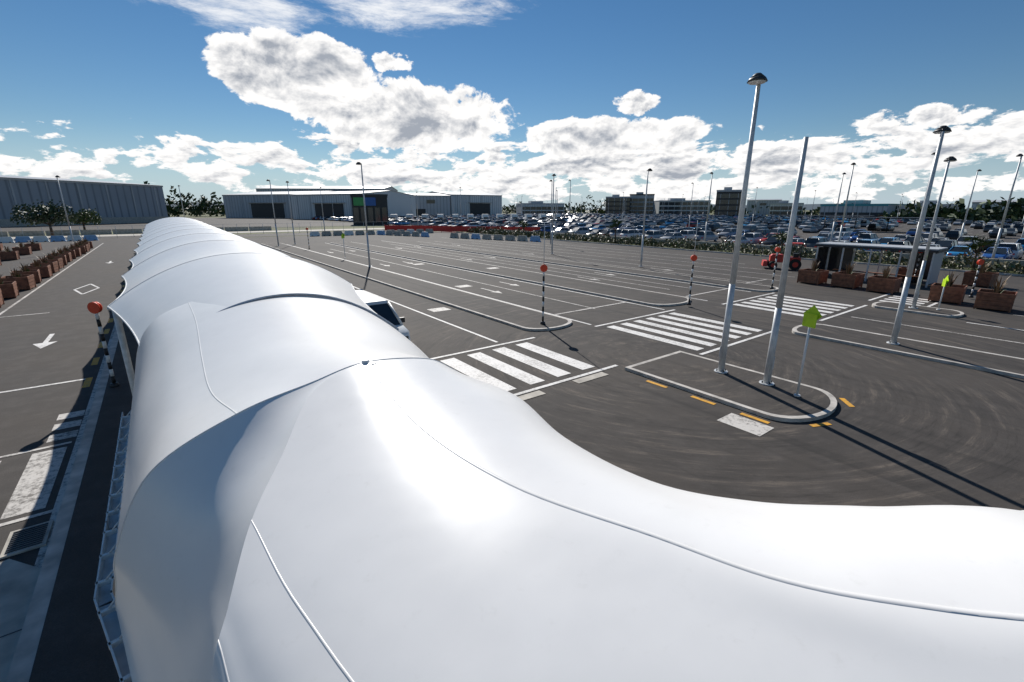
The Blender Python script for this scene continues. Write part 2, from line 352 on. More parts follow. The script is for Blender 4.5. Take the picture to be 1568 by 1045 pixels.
for i,t in enumerate(ts):
    if i>=14 and (i-14)%8==0: b.tube([(p[0],p[1],p[2]) for p in rows[i]],.008,'seam',6)
b.obj("tunnel_edge_cables",parent=can)
b=MB()
for k in range(12):
    t=17.4+7.9*k;wc,hw,zc,ze=sec(min(t,104))
    for sg in(-1,1):
        x=(wc+sg*(hw-.15))*K;b.cyl((x,t*K,.12),(x,t*K,ze*K-.03),.06,.06,'wsteel',10)
    b.tube([((wc+hw*x)*K,t*K,(zc-(zc-ze)*abs(x)**2.1)*K-.06) for x in [i/8-1 for i in range(17)]],.035,'wsteel',8)
gl=[(-1.14,12.0),(-1.14,9.6),(-1.14,7.6),(-1.14,6.0),(-.80,4.4),(-.60,2.4),(-.48,1.7),(-.2,.4),(.7,-.8)]
for (x0,y0),(x1,y1) in zip(gl[:-1],gl[1:]):
    p0=Vector((x0*K,y0*K,2.0));p1=Vector((x1*K,y1*K,2.0));d=(p1-p0);a=math.atan2(d.y,d.x);c=(p0+p1)/2
    b.box((c.x,c.y,1.98),(d.length+.02,.1,.02),'galv',a)
    nn=Vector((-d.y,d.x,0)).normalized()
    for s in(-1,1): b.box((c.x+nn.x*.05*s,c.y+nn.y*.05*s,2.03),(d.length+.02,.012,.1),'wsteel',a)
    m_=int(d.length/.45)+1
    for q in range(m_):
        p=p0+d*((q+.5)/m_);b.box((p.x,p.y,2.06),(.03,.12,.04),'wsteel',a);b.cyl((p.x,p.y,2.07),(p.x+nn.x*.08,p.y+nn.y*.08,2.16),.008,.008,'galv',6)
for t in(11.8,9.6,7.6,6.0): b.cyl((-1.08*K,t*K,.12),(-1.08*K,t*K,1.97),.05,.05,'wsteel',10);b.cyl((4.3*K,t*K,.12),(4.1*K,t*K,2.1),.05,.05,'wsteel',10)
for x,y in((-.55,2.2),(.0,.4),(3.9,4.8),(3.75,3.3),(4.8,1.2)): b.cyl((x*K,y*K,.12),(x*K,y*K,2.05),.05,.05,'wsteel',10)
b.obj("canopy_steelwork",parent=can)
# ---------------------------------------------------------------- street furniture
def lamp_mesh(h,head=True,r=.075,dr=(-.6,-.5)):
    q=MB();q.cyl((0,0,.1),(0,0,.14),.2,.2,'galv',12)
    for a in range(4): q.cyl((.14*math.cos(a*1.57+.78),.14*math.sin(a*1.57+.78),.14),(.14*math.cos(a*1.57+.78),.14*math.sin(a*1.57+.78),.2),.018,.018,'dark',6)
    q.cyl((0,0,.14),(0,0,h*.35),r*1.15,r,'galv',14);q.cyl((0,0,h*.35),(0,0,h),r,r*.62,'galv',14)
    q.box((0,-r*1.1,.75),(.09,.02,.35),'galv')
    if head:
        q.cyl((0,0,h),(0,0,h+.08),.04,.04,'dark',8)
        q.cyl((0,0,h+.02),(.18,0,h+.1),.03,.03,'dark',8)
        q.cyl((.2,0,h+.0),(.2,0,h+.09),.25,.2,'dark',14);q.cyl((.2,0,h+.09),(.2,0,h+.2),.2,.07,'dark',14);q.cyl((.2,0,h-.03),(.2,0,h-.001),.2,.22,'wht',14)
    return q.mesh("lamp_post")
def lamp(w,t,h,head=True,r=.075,rot=None): return put("street_lamp" if head else "steel_pole",lamp_mesh(h,head,r),(w,t,0),rot if rot is not None else random.uniform(0,6))
lamp(13.4,7.0,8.2,rot=3.4,r=.085);lamp(13.5,5.65,6.75,False,r=.085);lamp(21.6,4.8,7.5,rot=.3,r=.085);lamp(30.5,6.3,7.2,rot=0);lamp(33.9,26.2,8.1,rot=0)
lamp(35.8,40.2,8.5);lamp(14.6,40.6,8.6,rot=2.6);lamp(15.8,74,8.6);lamp(13.1,71.4,8.6);lamp(-8.4,78,8.6);lamp(46,52,8.8);lamp(54,60,8.5,False)
lm=lamp_mesh(10.5,True,.09)
for i in range(9):
    for j in range(6):
        w=66+i*34+random.uniform(-3,3);t=14+j*52+random.uniform(-6,6);put("street_lamp",lm,(w,t,0),random.uniform(0,6))
lm2=lamp_mesh(9.5,True,.09)
for w,t in((60,20),(62,8),(70,3),(82,14),(75,26),(60,36),(90,-2),(95,10),(30,110),(60,125),(5,120),(-30,115)): put("street_lamp",lm2,(w,t,0),random.uniform(0,6))
def striped(w,t,h=2.35,rod=False):
    q=MB();n=10;q.cyl((0,0,0),(0,0,.13),.12,.09,'dark',12)
    for i in range(n): q.cyl((0,0,.13+i*(h-.13)/n),(0,0,.13+(i+1)*(h-.13)/n),.045,.045,'black' if i%2==0 else 'wht',12)
    a=Vector((-.6,-.8,0));q.cyl(a*.02+Vector((0,0,h+.12)),a*.06+Vector((0,0,h+.12)),.16,.16,'red',20);q.cyl(-a*.06+Vector((0,0,h+.12)),-a*.02+Vector((0,0,h+.12)),.15,.15,'red',20)
    q.cyl((0,0,h),(0,0,h+.24),.03,.03,'dark',8)
    if rod: q.cyl((0,0,h+.24),(0,0,4.35),.018,.014,'galv',6)
    return q.obj("striped_marker_post",(w,t,.1))
striped(13,15.1,rod=True);striped(22,13.7,rod=True);striped(30.8,13.5);striped(-1.7,16.7,2.2);striped(36.9,5.2,1.9);striped(15.3,64);striped(42,9,2)
def signpost(w,t,h,face):
    q=MB();q.cyl((0,0,0),(0,0,h),.03,.03,'wht',10);q.cyl((0,0,0),(0,0,.05),.08,.08,'galv',12)
    c,s=math.cos(face),math.sin(face)
    q.box((-s*.04,c*.04,h-.12),(.36,.015,.36),'lime',face);
    pts=[(-.25,0),(0,-.25),(.25,0),(0,.25)]
    for sy in(-.012,.012):
        P_=[(x*c-sy*s+s*.035,x*s+sy*c-c*.035,h+.02+z) for x,z in pts]
        q.poly(P_ if sy<0 else P_[::-1],'lime')
    q.poly([(-.05*c+s*.055,-.05*s-c*.055,h-.08),(.05*c+s*.055,.05*s-c*.055,h-.08),(.03*c+s*.055,.03*s-c*.055,h+.1),(-.03*c+s*.055,-.03*s-c*.055,h+.1)],'black')
    return q.obj("traffic_sign",(w,t,.1))
signpost(13.2,4.7,2.25,R(75));signpost(15.2,49.3,2.3,R(20));signpost(30.9,5.4,1.5,R(30))
def blades(q,c,n,h,r,k,wd=.03):
    for i in range(n):
        a=random.uniform(0,6.28);l=h*random.uniform(.5,1);rr=r*random.uniform(.2,1);d=Vector((math.cos(a),math.sin(a),0));s=Vector((-d.y,d.x,0))*wd
        p0=Vector(c)+d*random.uniform(0,r*.2);p1=p0+d*rr*.5+Vector((0,0,l*.75));p2=p0+d*rr+Vector((0,0,l))
        q.poly([p0-s,p0+s,p1+s*.8,p1-s*.8],k);q.poly([p1-s*.8,p1+s*.8,p2],k)
def planter(w,t,s=1.15,h=.75,pl=1,rot=0):
    q=MB()
    for i in range(4):
        z=.06+(i+.5)*h/4
        for sx,sy,a in((0,-1,0),(0,1,0),(1,0,math.pi/2),(-1,0,math.pi/2)):
            f=1+.10*i/4
            q.box((sx*s/2*f,sy*s/2*f,z),(s*f+(.05 if a==0 else -.05),.05,h/4-.012),'wood',a)
    for sx in(-1,1):
        for sy in(-1,1): q.box((sx*(s/2+.02),sy*(s/2+.02),h/2),(.07,.07,h),'wood')
    q.box((0,0,h*.85),(s*.98,s*.98,.06),'soil')
    blades(q,(0,0,h*.85),26,1.0*pl,.45,'dry');blades(q,(.1,0,h*.85),14,.5*pl,.4,'leaf')
    for i in range(5):
        a=random.uniform(0,6);q.cyl((0,0,h*.8),(.25*math.cos(a),.25*math.sin(a),h*.8+random.uniform(.5,1)*pl),.015,.006,'bark',5)
    return q.obj("timber_planter",(w,t,0),rot)
for w,t in((36.3,13.3),(36.3,11.2),(35.9,9.1),(34.9,5.9),(34.2,3.9),(43,9.5),(34.4,1.2),(44,6)): planter(w,t,1.25,.85,1.1,random.uniform(-.1,.1))
for i in range(15): planter(-7.7-random.uniform(0,.25),36+i*3.4+random.uniform(-.2,.2),1.2,.8,.8,random.uniform(-.1,.1))
for i in range(6): planter(-12.5-random.uniform(0,.3),48+i*7,1.2,.8,.8)
for i in range(4): planter(-16.5,52+i*11,1.2,.8,.9)
q=MB();q.box((0,0,2.35),(2.6,7.2,.14),'dark');q.box((0,0,2.47),(2.5,7.1,.08),'roofg')
for y in(-3.4,-1.7,0,1.7,3.4):
    for x in(-1.15,1.15): q.box((x,y,1.15),(.09,.09,2.3),'galv')
for y in(-2.55,2.55): q.box((1.15,y,1.2),(.03,1.55,1.9),'glass')
for y,k in((-3.43,'roofg'),(3.43,'glass')): q.box((0,y,1.2),(2.1,.03,2.0),k)
q.box((.75,0,.45),(.4,5.5,.06),'wood')
for y in(-2.5,0,2.5): q.box((.75,y,.22),(.3,.06,.42),'dark')
q.obj("bus_shelter",(41.3,11.3,0))
q=MB()
for x in(-.65,.65):
    for y,r in((-.9,.34),(.75,.46)): q.cyl((x-.14,y,r),(x+.14,y,r),r,r,'tyre',16);q.cyl((x-.15,y,r),(x+.15,y,r),r*.5,r*.5,'orange',10)
q.box((0,-.5,.85),(.85,1.3,.55),'orange');q.box((0,-.6,1.18),(.75,1.0,.12),'orange',0,.8);q.box((0,.65,.8),(1.0,1.0,.45),'orange')
for x in(-.45,.45):
    for y in(.25,1.05): q.box((x,y,1.55),(.06,.06,1.2),'black')
q.box((0,.65,2.18),(1.1,1.05,.1),'orange');q.box((0,.24,1.55),(.84,.02,1.0),'glass');q.box((0,1.06,1.6),(.84,.02,.9),'glass');q.box((0,.8,1.15),(.45,.4,.4),'black')
q.cyl((.3,-.6,1.2),(.3,-.6,1.9),.03,.03,'black',8);q.box((0,-1.5,.45),(1.5,.35,.45),'orange',0,.85)
for x in(-.4,.4): q.box((x,-1.2,.6),(.08,.7,.1),'black')
q.obj("red_tractor",(43.1,18.2,0),R(-150))
# ---------------------------------------------------------------- vehicles
def car_mesh(paintm,suv=False,wheels=True):
    q=MB();h=.18 if suv else 0
    def loft(st,k,sm=False):
        rows=[[(-a,y,z0+.05),(-a,y,z0+(z1-z0)*.55),(-b_,y,z1-.04),(-b_*.86,y,z1),(b_*.86,y,z1),(b_,y,z1-.04),(a,y,z0+(z1-z0)*.55),(a,y,z0+.05)] for y,a,b_,z0,z1 in st]
        q.grid(rows,k,sm);q.poly(rows[0],k);q.poly(rows[-1][::-1],k)
    loft([(-2.2,.72,.66,.3,.62),(-2.1,.84,.76,.24,.72+h),(-1.2,.88,.8,.22,.86+h),(-.75,.89,.83,.22,.93+h),(.9,.89,.83,.22,.95+h),(1.75,.88,.8,.22,.93+h),(2.08,.84,.78,.26,.86+h),(2.2,.74,.7,.34,.66)],paintm,True)
    zb=.93+h;zt=1.42+h*1.4;e=2.0 if suv else 1.75
    lo=[(-.8,-1.0),(.8,-1.0),(.8,e),(-.8,e)];hi=[(-.62,-.25),(.62,-.25),(.62,e-.55 if not suv else e-.2),(-.62,e-.55 if not suv else e-.2)]
    B=len(q.v);q.v+=[(x,y,zb-.02) for x,y in lo]+[(x,y,zt-.03) for x,y in hi]
    for i in range(4): j=(i+1)%4;q.face([B+i,B+j,B+4+j,B+4+i],'glass')
    y0,y1=hi[0][1],hi[2][1];q.grid([[(-.63,y0-.03,zt-.03),(-.5,y0,zt),(.5,y0,zt),(.63,y0-.03,zt-.03)],[(-.64,(y0+y1)/2,zt-.01),(-.5,(y0+y1)/2,zt+.03),(.5,(y0+y1)/2,zt+.03),(.64,(y0+y1)/2,zt-.01)],[(-.63,y1+.03,zt-.03),(-.5,y1,zt),(.5,y1,zt),(.63,y1+.03,zt-.03)]],paintm,True)
    if wheels:
        for i in range(4): q.cyl((lo[i][0]*1.0,lo[i][1],zb-.02),(hi[i][0],hi[i][1],zt-.02),.035,.035,paintm,5)
        for x in(-1,1): q.cyl((x*.81,.35,zb-.02),(x*.64,.35,zt-.02),.03,.03,paintm,5);q.box((x*.95,-.7,zb+.03),(.14,.1,.1),paintm)
        for x in(-.78,.78):
            for y in(-1.35,1.35): q.cyl((x-.1,y,.32),(x+.13*(1 if x>0 else .77),y,.32),.32,.32,'tyre',14);q.cyl((x-.12 if x<0 else x+.1,y,.32),(x-.14 if x<0 else x+.14,y,.32),.19,.19,'galv',10)
        for x in(-.58,.58): q.box((x,-2.14,.6),(.32,.12,.13),'wht');q.box((x,2.15,.72),(.26,.1,.14),'redb')
        q.box((0,-2.18,.5),(.7,.06,.16),'black')
    else:
        q.box((0,0,.2),(1.6,3.3,.36),'tyre')
    return q.mesh("parked_car")
near=[car_mesh(c,s) for c in carcols for s in(False,True)]
far=[car_mesh(c,s,False) for c in carcols for s in(False,True)]
wts=[2.8,2.8,2.6,2.6,3,3,2.6,1.8,1.4,1.4,2.0,1,.9,.6,2.2,2.2]
def near_car(w,t,rot): return put("parked_car",random.choices(near,wts)[0],(w,t,0),rot)
for r in range(2):
    for side in(0,1):
        w=62+r*17+2.6+side*5.2
        for i in range(-3,34):
            if random.random()<((.12 if i<9 else .5) if r==0 and side==0 else .35): continue
            near_car(w+random.uniform(-.3,.3),8+i*2.6+random.uniform(-.15,.15),R(90 if random.random()<.6 else -90))
V=[];Fc=[];MI=[];mats=[];SM=[]
for r in range(15):
    for side in(0,1):
        w=62+r*17+2.6+side*5.2
        for i in range(0,118):
            t=8+i*2.6
            if r<2 and i<34: continue
            dens_=.36+.35*(math.sin(w*.05+t*.031)>.55)
            if t<w*.55: dens_=.68
            if random.random()<dens_: continue
            me=random.choices(far,wts)[0];a=R(90 if random.random()<.5 else -90);ca,sa=math.cos(a),math.sin(a);B=len(V);ox=w+random.uniform(-.3,.3)
            V+=[(ox+v.co.x*ca-v.co.y*sa,t+v.co.x*sa+v.co.y*ca,v.co.z) for v in me.vertices]
            idx=[]
            for m in me.materials:
                if m not in mats: mats.append(m)
                idx.append(mats.index(m))
            for p in me.polygons: Fc.append([B+x for x in p.vertices]);MI.append(idx[p.material_index])
me=bpy.data.meshes.new("car_field");me.from_pydata(V,[],Fc)
for m in mats: me.materials.append(m)
me.polygons.foreach_set("material_index",MI);me.update();put("distant_parked_cars",me)
q=MB();w_=M['wht']
rows=[]
for y,a,z0,z1 in((-2.3,.8,.4,.85),(-2.2,.9,.3,1.0),(-1.55,.94,.28,1.12),(2.2,.94,.28,1.15),(2.3,.9,.4,1.0)):
    rows.append([(-a,y,z0),(-a,y,(z0+z1)/2),(-a*.96,y,z1),(a*.96,y,z1),(a,y,(z0+z1)/2),(a,y,z0)])
q.grid(rows,'wht');q.poly(rows[0],'wht');q.poly(rows[-1][::-1],'wht')
lo=[(-.88,-1.6),(.88,-1.6),(.88,2.2),(-.88,2.2)];hi=[(-.74,-.85),(.74,-.85),(.74,2.05),(-.74,2.05)];B=len(q.v)
q.v+=[(x,y,1.1) for x,y in lo]+[(x,y,1.78) for x,y in hi]
for i in range(4): j=(i+1)%4;q.face([B+i,B+j,B+4+j,B+4+i],'glass')
q.box((0,.6,1.82),(1.5,2.95,.09),'wht',0,.94)
for i in range(4): q.cyl((lo[i][0],lo[i][1],1.1),(hi[i][0],hi[i][1],1.8),.05,.05,'wht',6)
for x in(-1,1):
    for y in(.2,1.2): q.cyl((x*.9,y,1.1),(x*.75,y,1.8),.04,.04,'wht',6)
    for y in(-1.45,1.45): q.cyl((x*.75,y,.34),(x*.96,y,.34),.34,.34,'tyre',16)
    q.box((x*.62,-2.24,.78),(.34,.12,.16),'glass');q.box((x*1.02,-1.3,1.2),(.18,.1,.18),'black')
q.box((0,-2.28,.55),(1.1,.06,.2),'black');q.box((.96,.3,.8),(.012,2.6,.18),'lime')
q.obj("white_minivan",(5.45,16.5,0))
for i in range(14):
    q=MB();q.box((0,0,1.9),(2.3,5.0,2.4),'wht');q.box((0,-3.2,1.3),(2.1,1.4,1.7),'wht',0,.9);q.box((0,-3.85,1.7),(1.7,.1,.6),'glass')
    for x in(-.95,.95):
        for y in(-3,1.6): q.cyl((x-.12,y,.45),(x+.12,y,.45),.45,.45,'tyre',12)
    q.box((0,0,.6),(1.8,6,.3),'dark')
    q.obj("box_truck",(62+i*5.2,176-i*2.5,0),R(-30))
def barrier(w,t,rot,k):
    q=MB();q.box((0,0,.15),(1.95,.5,.3),k,0,.8);q.box((0,0,.6),(1.9,.26,.6),k,0,.75)
    for x in(-.5,.5): q.box((x,0,.08),(.25,.52,.12),'dark')
    return q.obj("water_filled_barrier",(w,t,0),rot)
for i in range(16):
    if i in(6,7): continue
    f=i/15;barrier(36+12*f,92-34*f,R(-70.5),'conc' if i%5 else 'blueb')
for i in range(12): barrier(24+i*2.1,95-i*.2,0,'conc' if i%3 else 'wht')
for i in range(9): barrier(-9-i*2.0,104+i*.2,0,'wht' if i%2 else 'blueb')
q=MB()
for i in range(16):
    x0,y0=43.5+i*1.35,106-i*2.1;a=math.atan2(-2.1,1.35);q.box((x0,y0,.8),(2.42,.05,1.2),'redb',a);q.box((x0-.67,y0+1.05,.75),(.08,.08,1.5),'redb',a)
q.obj("red_safety_fence")
q=MB()
for i in range(18): q.box((20-i*5,128,.5),(4.8,.25,1.0),'conc')
q.obj("concrete_wall")
q=MB()
for i in range(40):
    q.cyl((-30+i*2.4,112,0),(-30+i*2.4,112,2.1),.03,.03,'galv',5)
for z in(.2,1.1,2.05): q.cyl((-30,112,z),(64,112,z),.02,.02,'galv',5)
q.obj("wire_fence")
q=MB()
q.box((57.2,45,.45),(.3,118,.9),'conc')
for i in range(24): q.box((57.03,-13+i*5,.45),(.04,.06,.92),'dark')
q.obj("retaining_wall")
b=MB();rect(b,53,57.04,-30,98,.02,'verge');b.prism([(52.85,-30),(53,-30),(53,98),(52.85,98)],0,.14,'kerb');b.obj("planted_verge")
def leaf(q,p,s,k):
    d=Vector((random.gauss(0,1),random.gauss(0,1),random.gauss(0,1))).normalized();a=d.orthogonal().normalized()*s;c=d.cross(a)
    p=Vector(p);q.poly([p-a,p-c*.5,p+a,p+c*.5],k)
q=MB()
for i in range(11000):
    t=random.uniform(-8,90);w=random.gauss(55.2,.8);hh=.95+.35*math.sin(t*.9)+.25*math.sin(t*2.3+1)
    leaf(q,(w,t,random.uniform(.05,max(.2,hh))),random.uniform(.1,.24),'hedge' if random.random()<.75 else 'leaf')
q.obj("hedge")
def cordyline(w,t,h,s=1):
    q=MB();q.cyl((0,0,0),(.1,0,h*.6),.12,.07,'bark',8)
    for i in range(5):
        a=i*1.3;p=Vector((.1+math.cos(a)*.5*s,math.sin(a)*.5*s,h*(.75+.06*i)));q.cyl((.1,0,h*.55),p,.05,.04,'bark',6)
        for j in range(34):
            d=Vector((random.gauss(0,1),random.gauss(0,1),random.uniform(-.5,1.2))).normalized();sd=d.orthogonal().normalized()*.035
            e=p+d*.75*s;e.z-=.12;q.poly([p-sd,p+sd,p+d*.45*s+sd,p+d*.45*s-sd],'leaf');q.poly([p+d*.45*s-sd,p+d*.45*s+sd,e],'leaf')
    return q.obj("cabbage_tree",(w,t,0),random.uniform(0,6))
cordyline(55,47.5,3.2);cordyline(54.5,8,2.6);cordyline(50,3.5,2.2);cordyline(55.5,24,2.2);cordyline(55,70,2.6)
def tree(w,t,h,r,k='leaf',n=1500,name="broadleaf_tree"):
    q=MB();q.cyl((0,0,0),(0,0,h*.45),.03*h+.08,.02*h+.05,'bark',8);cl=[]
    for i in range(11):
        a=random.uniform(0,6.28);rr=r*random.uniform(.15,.75);p=Vector((rr*math.cos(a),rr*math.sin(a),h*random.uniform(.5,.85)));cl.append((p,r*random.uniform(.25,.42)));q.cyl((0,0,h*.38),p,.08,.03,'bark',5)
    for i in range(n):
        p,s=random.choice(cl);d=Vector((random.gauss(0,1),random.gauss(0,1),random.gauss(0,.7))).normalized()*s*random.uniform(.5,1.05)
        leaf(q,p+d,r*random.uniform(.035,.075)+.05,k)
    return q.obj(name,(w,t,0))
tree(-27,118,6.2,4.2,'leafd');tree(-15.5,120,5.8,4.4,'leafd');tree(-12,132,5.2,3.2,'leaf')
def polar(az,d): a=R(az);return d*math.sin(a),d*math.cos(a)
q=MB()
for az,d,h,wd,n in((-2,420,26,26,500),(-4.5,400,24,20,300),(2,400,20,22,500),(3.6,400,19,18,400),(4.8,420,15,12,250),(17,420,22,40,400),(37,600,17,60,500),(41,560,16,40,400),(46,520,20,14,200),(48.5,520,19,16,250),(57,620,15,60,400),(64,560,13,40,400),(71,420,9,30,300),(76,300,9,26,350),(79,260,9,20,350),(82,260,10,20,350),(84.5,230,9,20,300),(28,520,17,60,400)):
    x,y=polar(az,d);ax=Vector((math.cos(R(az)),-math.sin(R(az)),0))
    for i in range(n):
        u=random.uniform(-1,1);hh=h*(.62+.25*math.sin(u*7+az)+.13*math.sin(u*17+az))*(1-.5*abs(u)**3)
        p=Vector((x,y,0))+ax*u*wd+Vector((0,random.uniform(-4,4),hh*random.random()**.6))
        leaf(q,p,random.uniform(.8,2.0),'leafd' if random.random()<.6 else 'leaf')
q.obj("distant_trees")
q=MB()
for i in range(5200):
    az=random.uniform(-25,95);d=random.uniform(480,760);x,y=polar(az,d);leaf(q,(x,y,random.random()*(6+3*math.sin(az*.9)+2*math.sin(az*3.1))),random.uniform(1.5,3.4),'leafd')
q.obj("horizon_treeline")
q=MB()
N=90
rowsH=[[],[]]
for i in range(N+1):
    az=-40+150*i/N;x,y=polar(az,2600);hh=16+14*math.sin(az*.11+1)+6*math.sin(az*.37);rowsH[0].append((x,y,-5));rowsH[1].append((x*1.05,y*1.05,max(6,hh)))
M['hill']=simple("distant_hill",(.1,.14,.17),.95)
q.grid(rowsH,'hill');q.obj("hills")
# ---------------------------------------------------------------- buildings
def bldg(name,p0,p1,depth,h,k,feat=None,roof='roofg',pitch=0.0):
    p0=Vector(p0);p1=Vector(p1);L=(p1-p0).length;a=math.atan2((p1-p0).y,(p1-p0).x)
    q=MB();q.box((L/2,depth/2,h/2),(L,depth,h),k)
    if pitch:
        q.poly([(-.6,-.6,h+.02),(L+.6,-.6,h+.02),(L+.6,depth/2,h+pitch),(-.6,depth/2,h+pitch)],roof);q.poly([(-.6,depth/2,h+pitch),(L+.6,depth/2,h+pitch),(L+.6,depth+.6,h+.02),(-.6,depth+.6,h+.02)],roof)
        q.poly([(-.01,0,h),(-.01,depth/2,h+pitch-.05),(-.01,depth,h)],k);q.poly([(L+.01,0,h),(L+.01,depth,h),(L+.01,depth/2,h+pitch-.05)],k)
    else:
        q.box((L/2,depth/2,h+.25),(L+.5,depth+.5,.5),roof)
    q.box((L/2,-.12,h-.3),(L+.3,.2,.6),roof)
    if feat: feat(q,L,h,depth)
    return q.obj(name,(p0.x,p0.y,0),a)
def f_hangar(q,L,h,d):
    for i in range(int(L/9)+1): q.box((i*9,-.08,h/2),(.5,.12,h-.7),'roofg')
    q.box((L/2,-.1,1.1),(L,.15,2.2),'conc')
    q.box((L*.4,-.2,4),(4,.1,5),'dark')
bldg("aircraft_hangar",(-100,143),(4.4,234),60,13.8,'clad',f_hangar,pitch=2.2)
def f_doors(q,L,h,d):
    n=int(L/14)
    for i in range(n):
        x=7+i*14;q.box((x,-.12,2.6),(6,.15,5.0),'dark' if i%2 else 'roofg');q.box((x+6.5,-.1,h*.72),(5.2,.12,h*.16),'glass')
def f_shed(q,L,h,d):
    n=int(L/9)
    for i in range(n): q.box((4.5+i*9,-.1,h/2-.3),(.4,.14,h-.8),'roofg')
    q.box((L*.55,-.16,h*.32),(L*.4,.15,h*.6),'dark');q.box((L*.55,-.5,h*.66),(L*.46,1.4,.3),'roofg')
def f_office(q,L,h,d):
    fl=int(h/3.6)
    for i in range(fl):
        q.box((L/2,-.1,2.1+i*3.6),(L-1,.12,2.6),'glass')
        for j in range(int(L/5)): q.box((2.5+j*5,-.2,2.1+i*3.6),(.3,.14,2.7),'roofg')
    q.box((L*.4,d/2,h+1.4),(L*.3,d*.4,2.0),'roofg')
def PB(az,d): return polar(az,d)
bldg("warehouse",PB(5.9,330),PB(13.5,290),50,13,'clad2',f_shed,pitch=2.5)
bldg("warehouse",PB(12.2,270),PB(19.5,235),40,12,'clad3',f_shed,pitch=2)
bldg("warehouse",PB(22,290),PB(29.5,300),50,13,'clad2',f_doors,pitch=2)
bldg("warehouse",PB(29.6,310),PB(35.6,330),50,14,'clad3',f_shed,pitch=2.5)
bldg("warehouse",PB(9,470),PB(22,430),50,22,'clad2',f_doors,pitch=3)
def f_screen(q,L,h,d):
    q.box((L*.2,-.25,h*.8),(L*.3,.2,h*.28),'greenp');q.box((L*.52,-.25,h*.8),(L*.3,.2,h*.28),'bluep')
    for i in range(5): q.box((L*(.1+.2*i),-.2,h*.35),(L*.14,.15,h*.5),'glass')
bldg("dark_glass_building",PB(18.4,165),PB(22.3,165),12,9.2,'dark',f_screen,roof='dark')
bldg("glass_office",PB(47.8,430),PB(50.6,430),25,15,'dark',f_office)
bldg("glass_office",PB(50.5,450),PB(53.2,450),25,17.5,'roofg',f_office,roof='dark')
bldg("low_office",PB(53.8,420),PB(59.2,430),25,11.5,'clad3',f_office)
bldg("glass_office",PB(59.7,330),PB(62.4,330),22,16,'dark',f_office)
bldg("low_office",PB(38,420),PB(43,430),25,9.5,'clad3',f_office)
bldg("low_office",PB(65,420),PB(68,420),25,9,'clad3',f_office)
bldg("canopy_terminal",PB(69.5,300),PB(74.8,290),25,7,'clad2',f_office,roof='teal')
bldg("low_office",PB(76,330),PB(80,330),25,7,'clad2',f_office)
bldg("warehouse",PB(80.5,300),PB(87,300),25,8,'clad3',f_shed,pitch=1)
bldg("warehouse",PB(62.8,500),PB(66,500),25,13,'clad2',f_doors,pitch=1)
for az0,az1,d in((66,74,170),(70,79,135)):
    x0,y0=polar(az0,d);x1,y1=polar(az1,d);q=MB();p=Vector((x1-x0,y1-y0));L=p.length;q.box((L/2,3,3.1),(L,7,.2),'dark')
    for i in range(int(L/6)+1): q.cyl((i*6,3,0),(i*6,3,3),.1,.1,'dark',6)
    q.obj("carport",(x0,y0,0),math.atan2(p.y,p.x))
# ---------------------------------------------------------------- sky + sun
yaw=36.8;SAZ=22.0;SEL=35.5
w=bpy.data.worlds.new("World");scene.world=w;w.use_nodes=True;n=w.node_tree.nodes;l=w.node_tree.links
bg=n["Background"];sky=n.new("ShaderNodeTexSky");sky.sky_type='NISHITA';sky.sun_disc=False;sky.sun_elevation=R(SEL);sky.sun_rotation=R(SAZ)
sky.air_density=1.0;sky.dust_density=0.0;sky.ozone_density=3.0
w.cycles.sampling_method='MANUAL';w.cycles.sample_map_resolution=512
tc=n.new("ShaderNodeTexCoord");sp=n.new("ShaderNodeSeparateXYZ");l.new(tc.outputs["Generated"],sp.inputs[0])
az=mth(n,l,'SUBTRACT',mth(n,l,'MULTIPLY',mth(n,l,'ARCTAN2',sp.outputs[0],sp.outputs[1]),57.2958),yaw)
el=mth(n,l,'MULTIPLY',mth(n,l,'ARCSINE',sp.outputs[2]),57.2958)
def vec(sx,sy,dx=0,dy=0,off=0):
    c=n.new("ShaderNodeCombineXYZ");l.new(mth(n,l,'MULTIPLY',mth(n,l,'ADD',az,dx),1/sx),c.inputs[0]);l.new(mth(n,l,'MULTIPLY',mth(n,l,'ADD',el,dy),1/sy),c.inputs[1]);c.inputs[2].default_value=off
    return c.outputs[0]
def bell(c0,r0,c1,r1):
    a=mth(n,l,'DIVIDE',mth(n,l,'SUBTRACT',az,c0),r0);e=mth(n,l,'DIVIDE',mth(n,l,'SUBTRACT',el,c1),r1)
    d=mth(n,l,'ADD',mth(n,l,'MULTIPLY',a,a),mth(n,l,'MULTIPLY',e,e));return mth(n,l,'SUBTRACT',1.0,d,clamp=False)
def layer(sx,sy,mask,off,k,th,soft,det=7,rough=.6,dy=.5,dx=-.25,shk=3.0,core_k=.5,cw=.3):
    a=noise(n,l,vec(sx,sy,0,0,off),1.0,det,rough,.2);a2=noise(n,l,vec(sx,sy,dx,dy,off),1.0,5,rough,.2)
    dn=mth(n,l,'ADD',a,mth(n,l,'MULTIPLY',mask,k))
    al=mrange(n,l,dn,th,th+soft)
    core=mrange(n,l,mth(n,l,'ADD',a2,mth(n,l,'MULTIPLY',mask,k)),th+soft,th+soft+cw)
    s=mth(n,l,'MULTIPLY_ADD',mth(n,l,'SUBTRACT',a,a2),shk,.97)
    s=mth(n,l,'SUBTRACT',s,mth(n,l,'MULTIPLY',core,core_k),clamp=True)
    return al,s
def clampmask(m,lo=-1.2): return mth(n,l,'MAXIMUM',m,lo)
hs=n.new("ShaderNodeHueSaturation");hs.inputs["Saturation"].default_value=1.22;hs.inputs["Value"].default_value=.78;l.new(sky.outputs[0],hs.inputs["Color"])
col=hs.outputs[0]
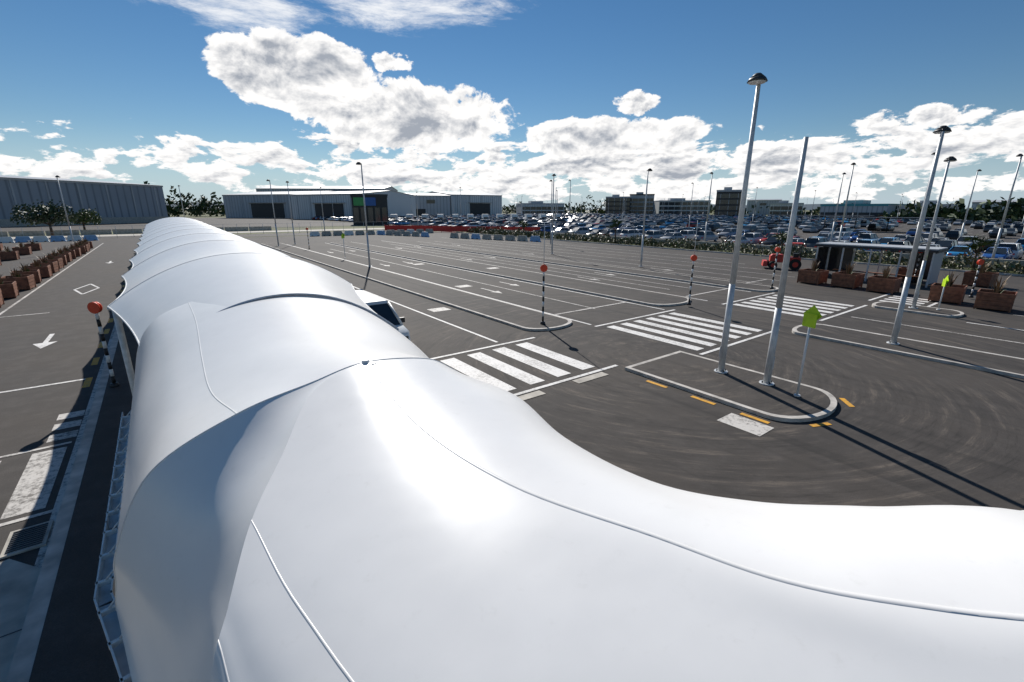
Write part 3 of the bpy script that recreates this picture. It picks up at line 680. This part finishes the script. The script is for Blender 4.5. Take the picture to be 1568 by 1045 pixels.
# clouds and most haze ahead; unseen sky behind cleared to cut fill light
sect=mth(n,l,'SUBTRACT',mrange(n,l,az,-95,-70),mrange(n,l,az,72,95))
col=mix(n,l,mth(n,l,'MULTIPLY',mrange(n,l,el,8,-1,0,.75),mth(n,l,'MULTIPLY_ADD',sect,.6,.4)),col,(5.0,6.8,8.8))
def comp(col,al,s,op=1.0):
    cc=mix(n,l,s,(4.4,4.8,5.5),(12.4,12.2,12.0));return mix(n,l,mth(n,l,'MULTIPLY',al,op),col,cc)
mlow=mth(n,l,'ADD',bell(0,130,4.0,4.6),mth(n,l,'MULTIPLY',clampmask(bell(22,45,6,6),-.3),.3))
al,s=layer(5.2,2.2,clampmask(mlow),3.1,.22,.645,.05,dy=.35,shk=3.0,core_k=.75);col=comp(col,mth(n,l,'MULTIPLY',al,sect),s)
m=mth(n,l,'MAXIMUM',clampmask(bell(-22,9,12.8,3.8)),clampmask(bell(-9,13,9.8,4.2)));m=mth(n,l,'MAXIMUM',m,clampmask(bell(10,12,8,2.2)))
al,s=layer(6.5,4.6,m,7.7,.32,.54,.05,dy=.75,shk=3.4,core_k=.85,cw=.35);col=comp(col,al,s)
m=mth(n,l,'MAXIMUM',clampmask(bell(-13,2.4,14.8,1.1)),clampmask(bell(14,2.8,11,1.3)));m=mth(n,l,'MAXIMUM',m,clampmask(bell(39,5,7.6,1.2)))
al,s=layer(3,2,m,12.3,.25,.56,.07,dy=.3);col=comp(col,al,s)
m=mth(n,l,'MAXIMUM',clampmask(bell(-27,9,18.2,2.2)),clampmask(bell(-12,12,20.2,2.4)))
a=noise(n,l,vec(9,2.2,0,0,1.3),1,7,.7,.3);al=mrange(n,l,mth(n,l,'ADD',a,mth(n,l,'MULTIPLY',m,.2)),.46,.82)
col=mix(n,l,mth(n,l,'MULTIPLY',al,.9),col,(11.6,11.7,11.9))
l.new(col,bg.inputs[0]);bg.inputs[1].default_value=.085
sd=Vector((math.sin(R(SAZ))*math.cos(R(SEL)),math.cos(R(SAZ))*math.cos(R(SEL)),math.sin(R(SEL))))
ld=bpy.data.lights.new("sun","SUN");ld.energy=5.0;ld.angle=R(.5);ld.color=(1,.965,.91);lo_=bpy.data.objects.new("sun",ld);C.objects.link(lo_);lo_.rotation_euler=(-sd).to_track_quat('-Z','Y').to_euler();lo_.location=(0,0,60)
# ---------------------------------------------------------------- camera
cd=bpy.data.cameras.new("camera");cam=bpy.data.objects.new("camera",cd);C.objects.link(cam);scene.camera=cam
cd.lens=36*707/1568;cd.sensor_width=36;cd.clip_start=.05;cd.clip_end=20000
cam.location=(0,0,5);cam.rotation_euler=(R(90)-math.atan(202/707),0,R(-yaw))
scene.view_settings.view_transform='Standard';scene.view_settings.look='None';scene.view_settings.exposure=0
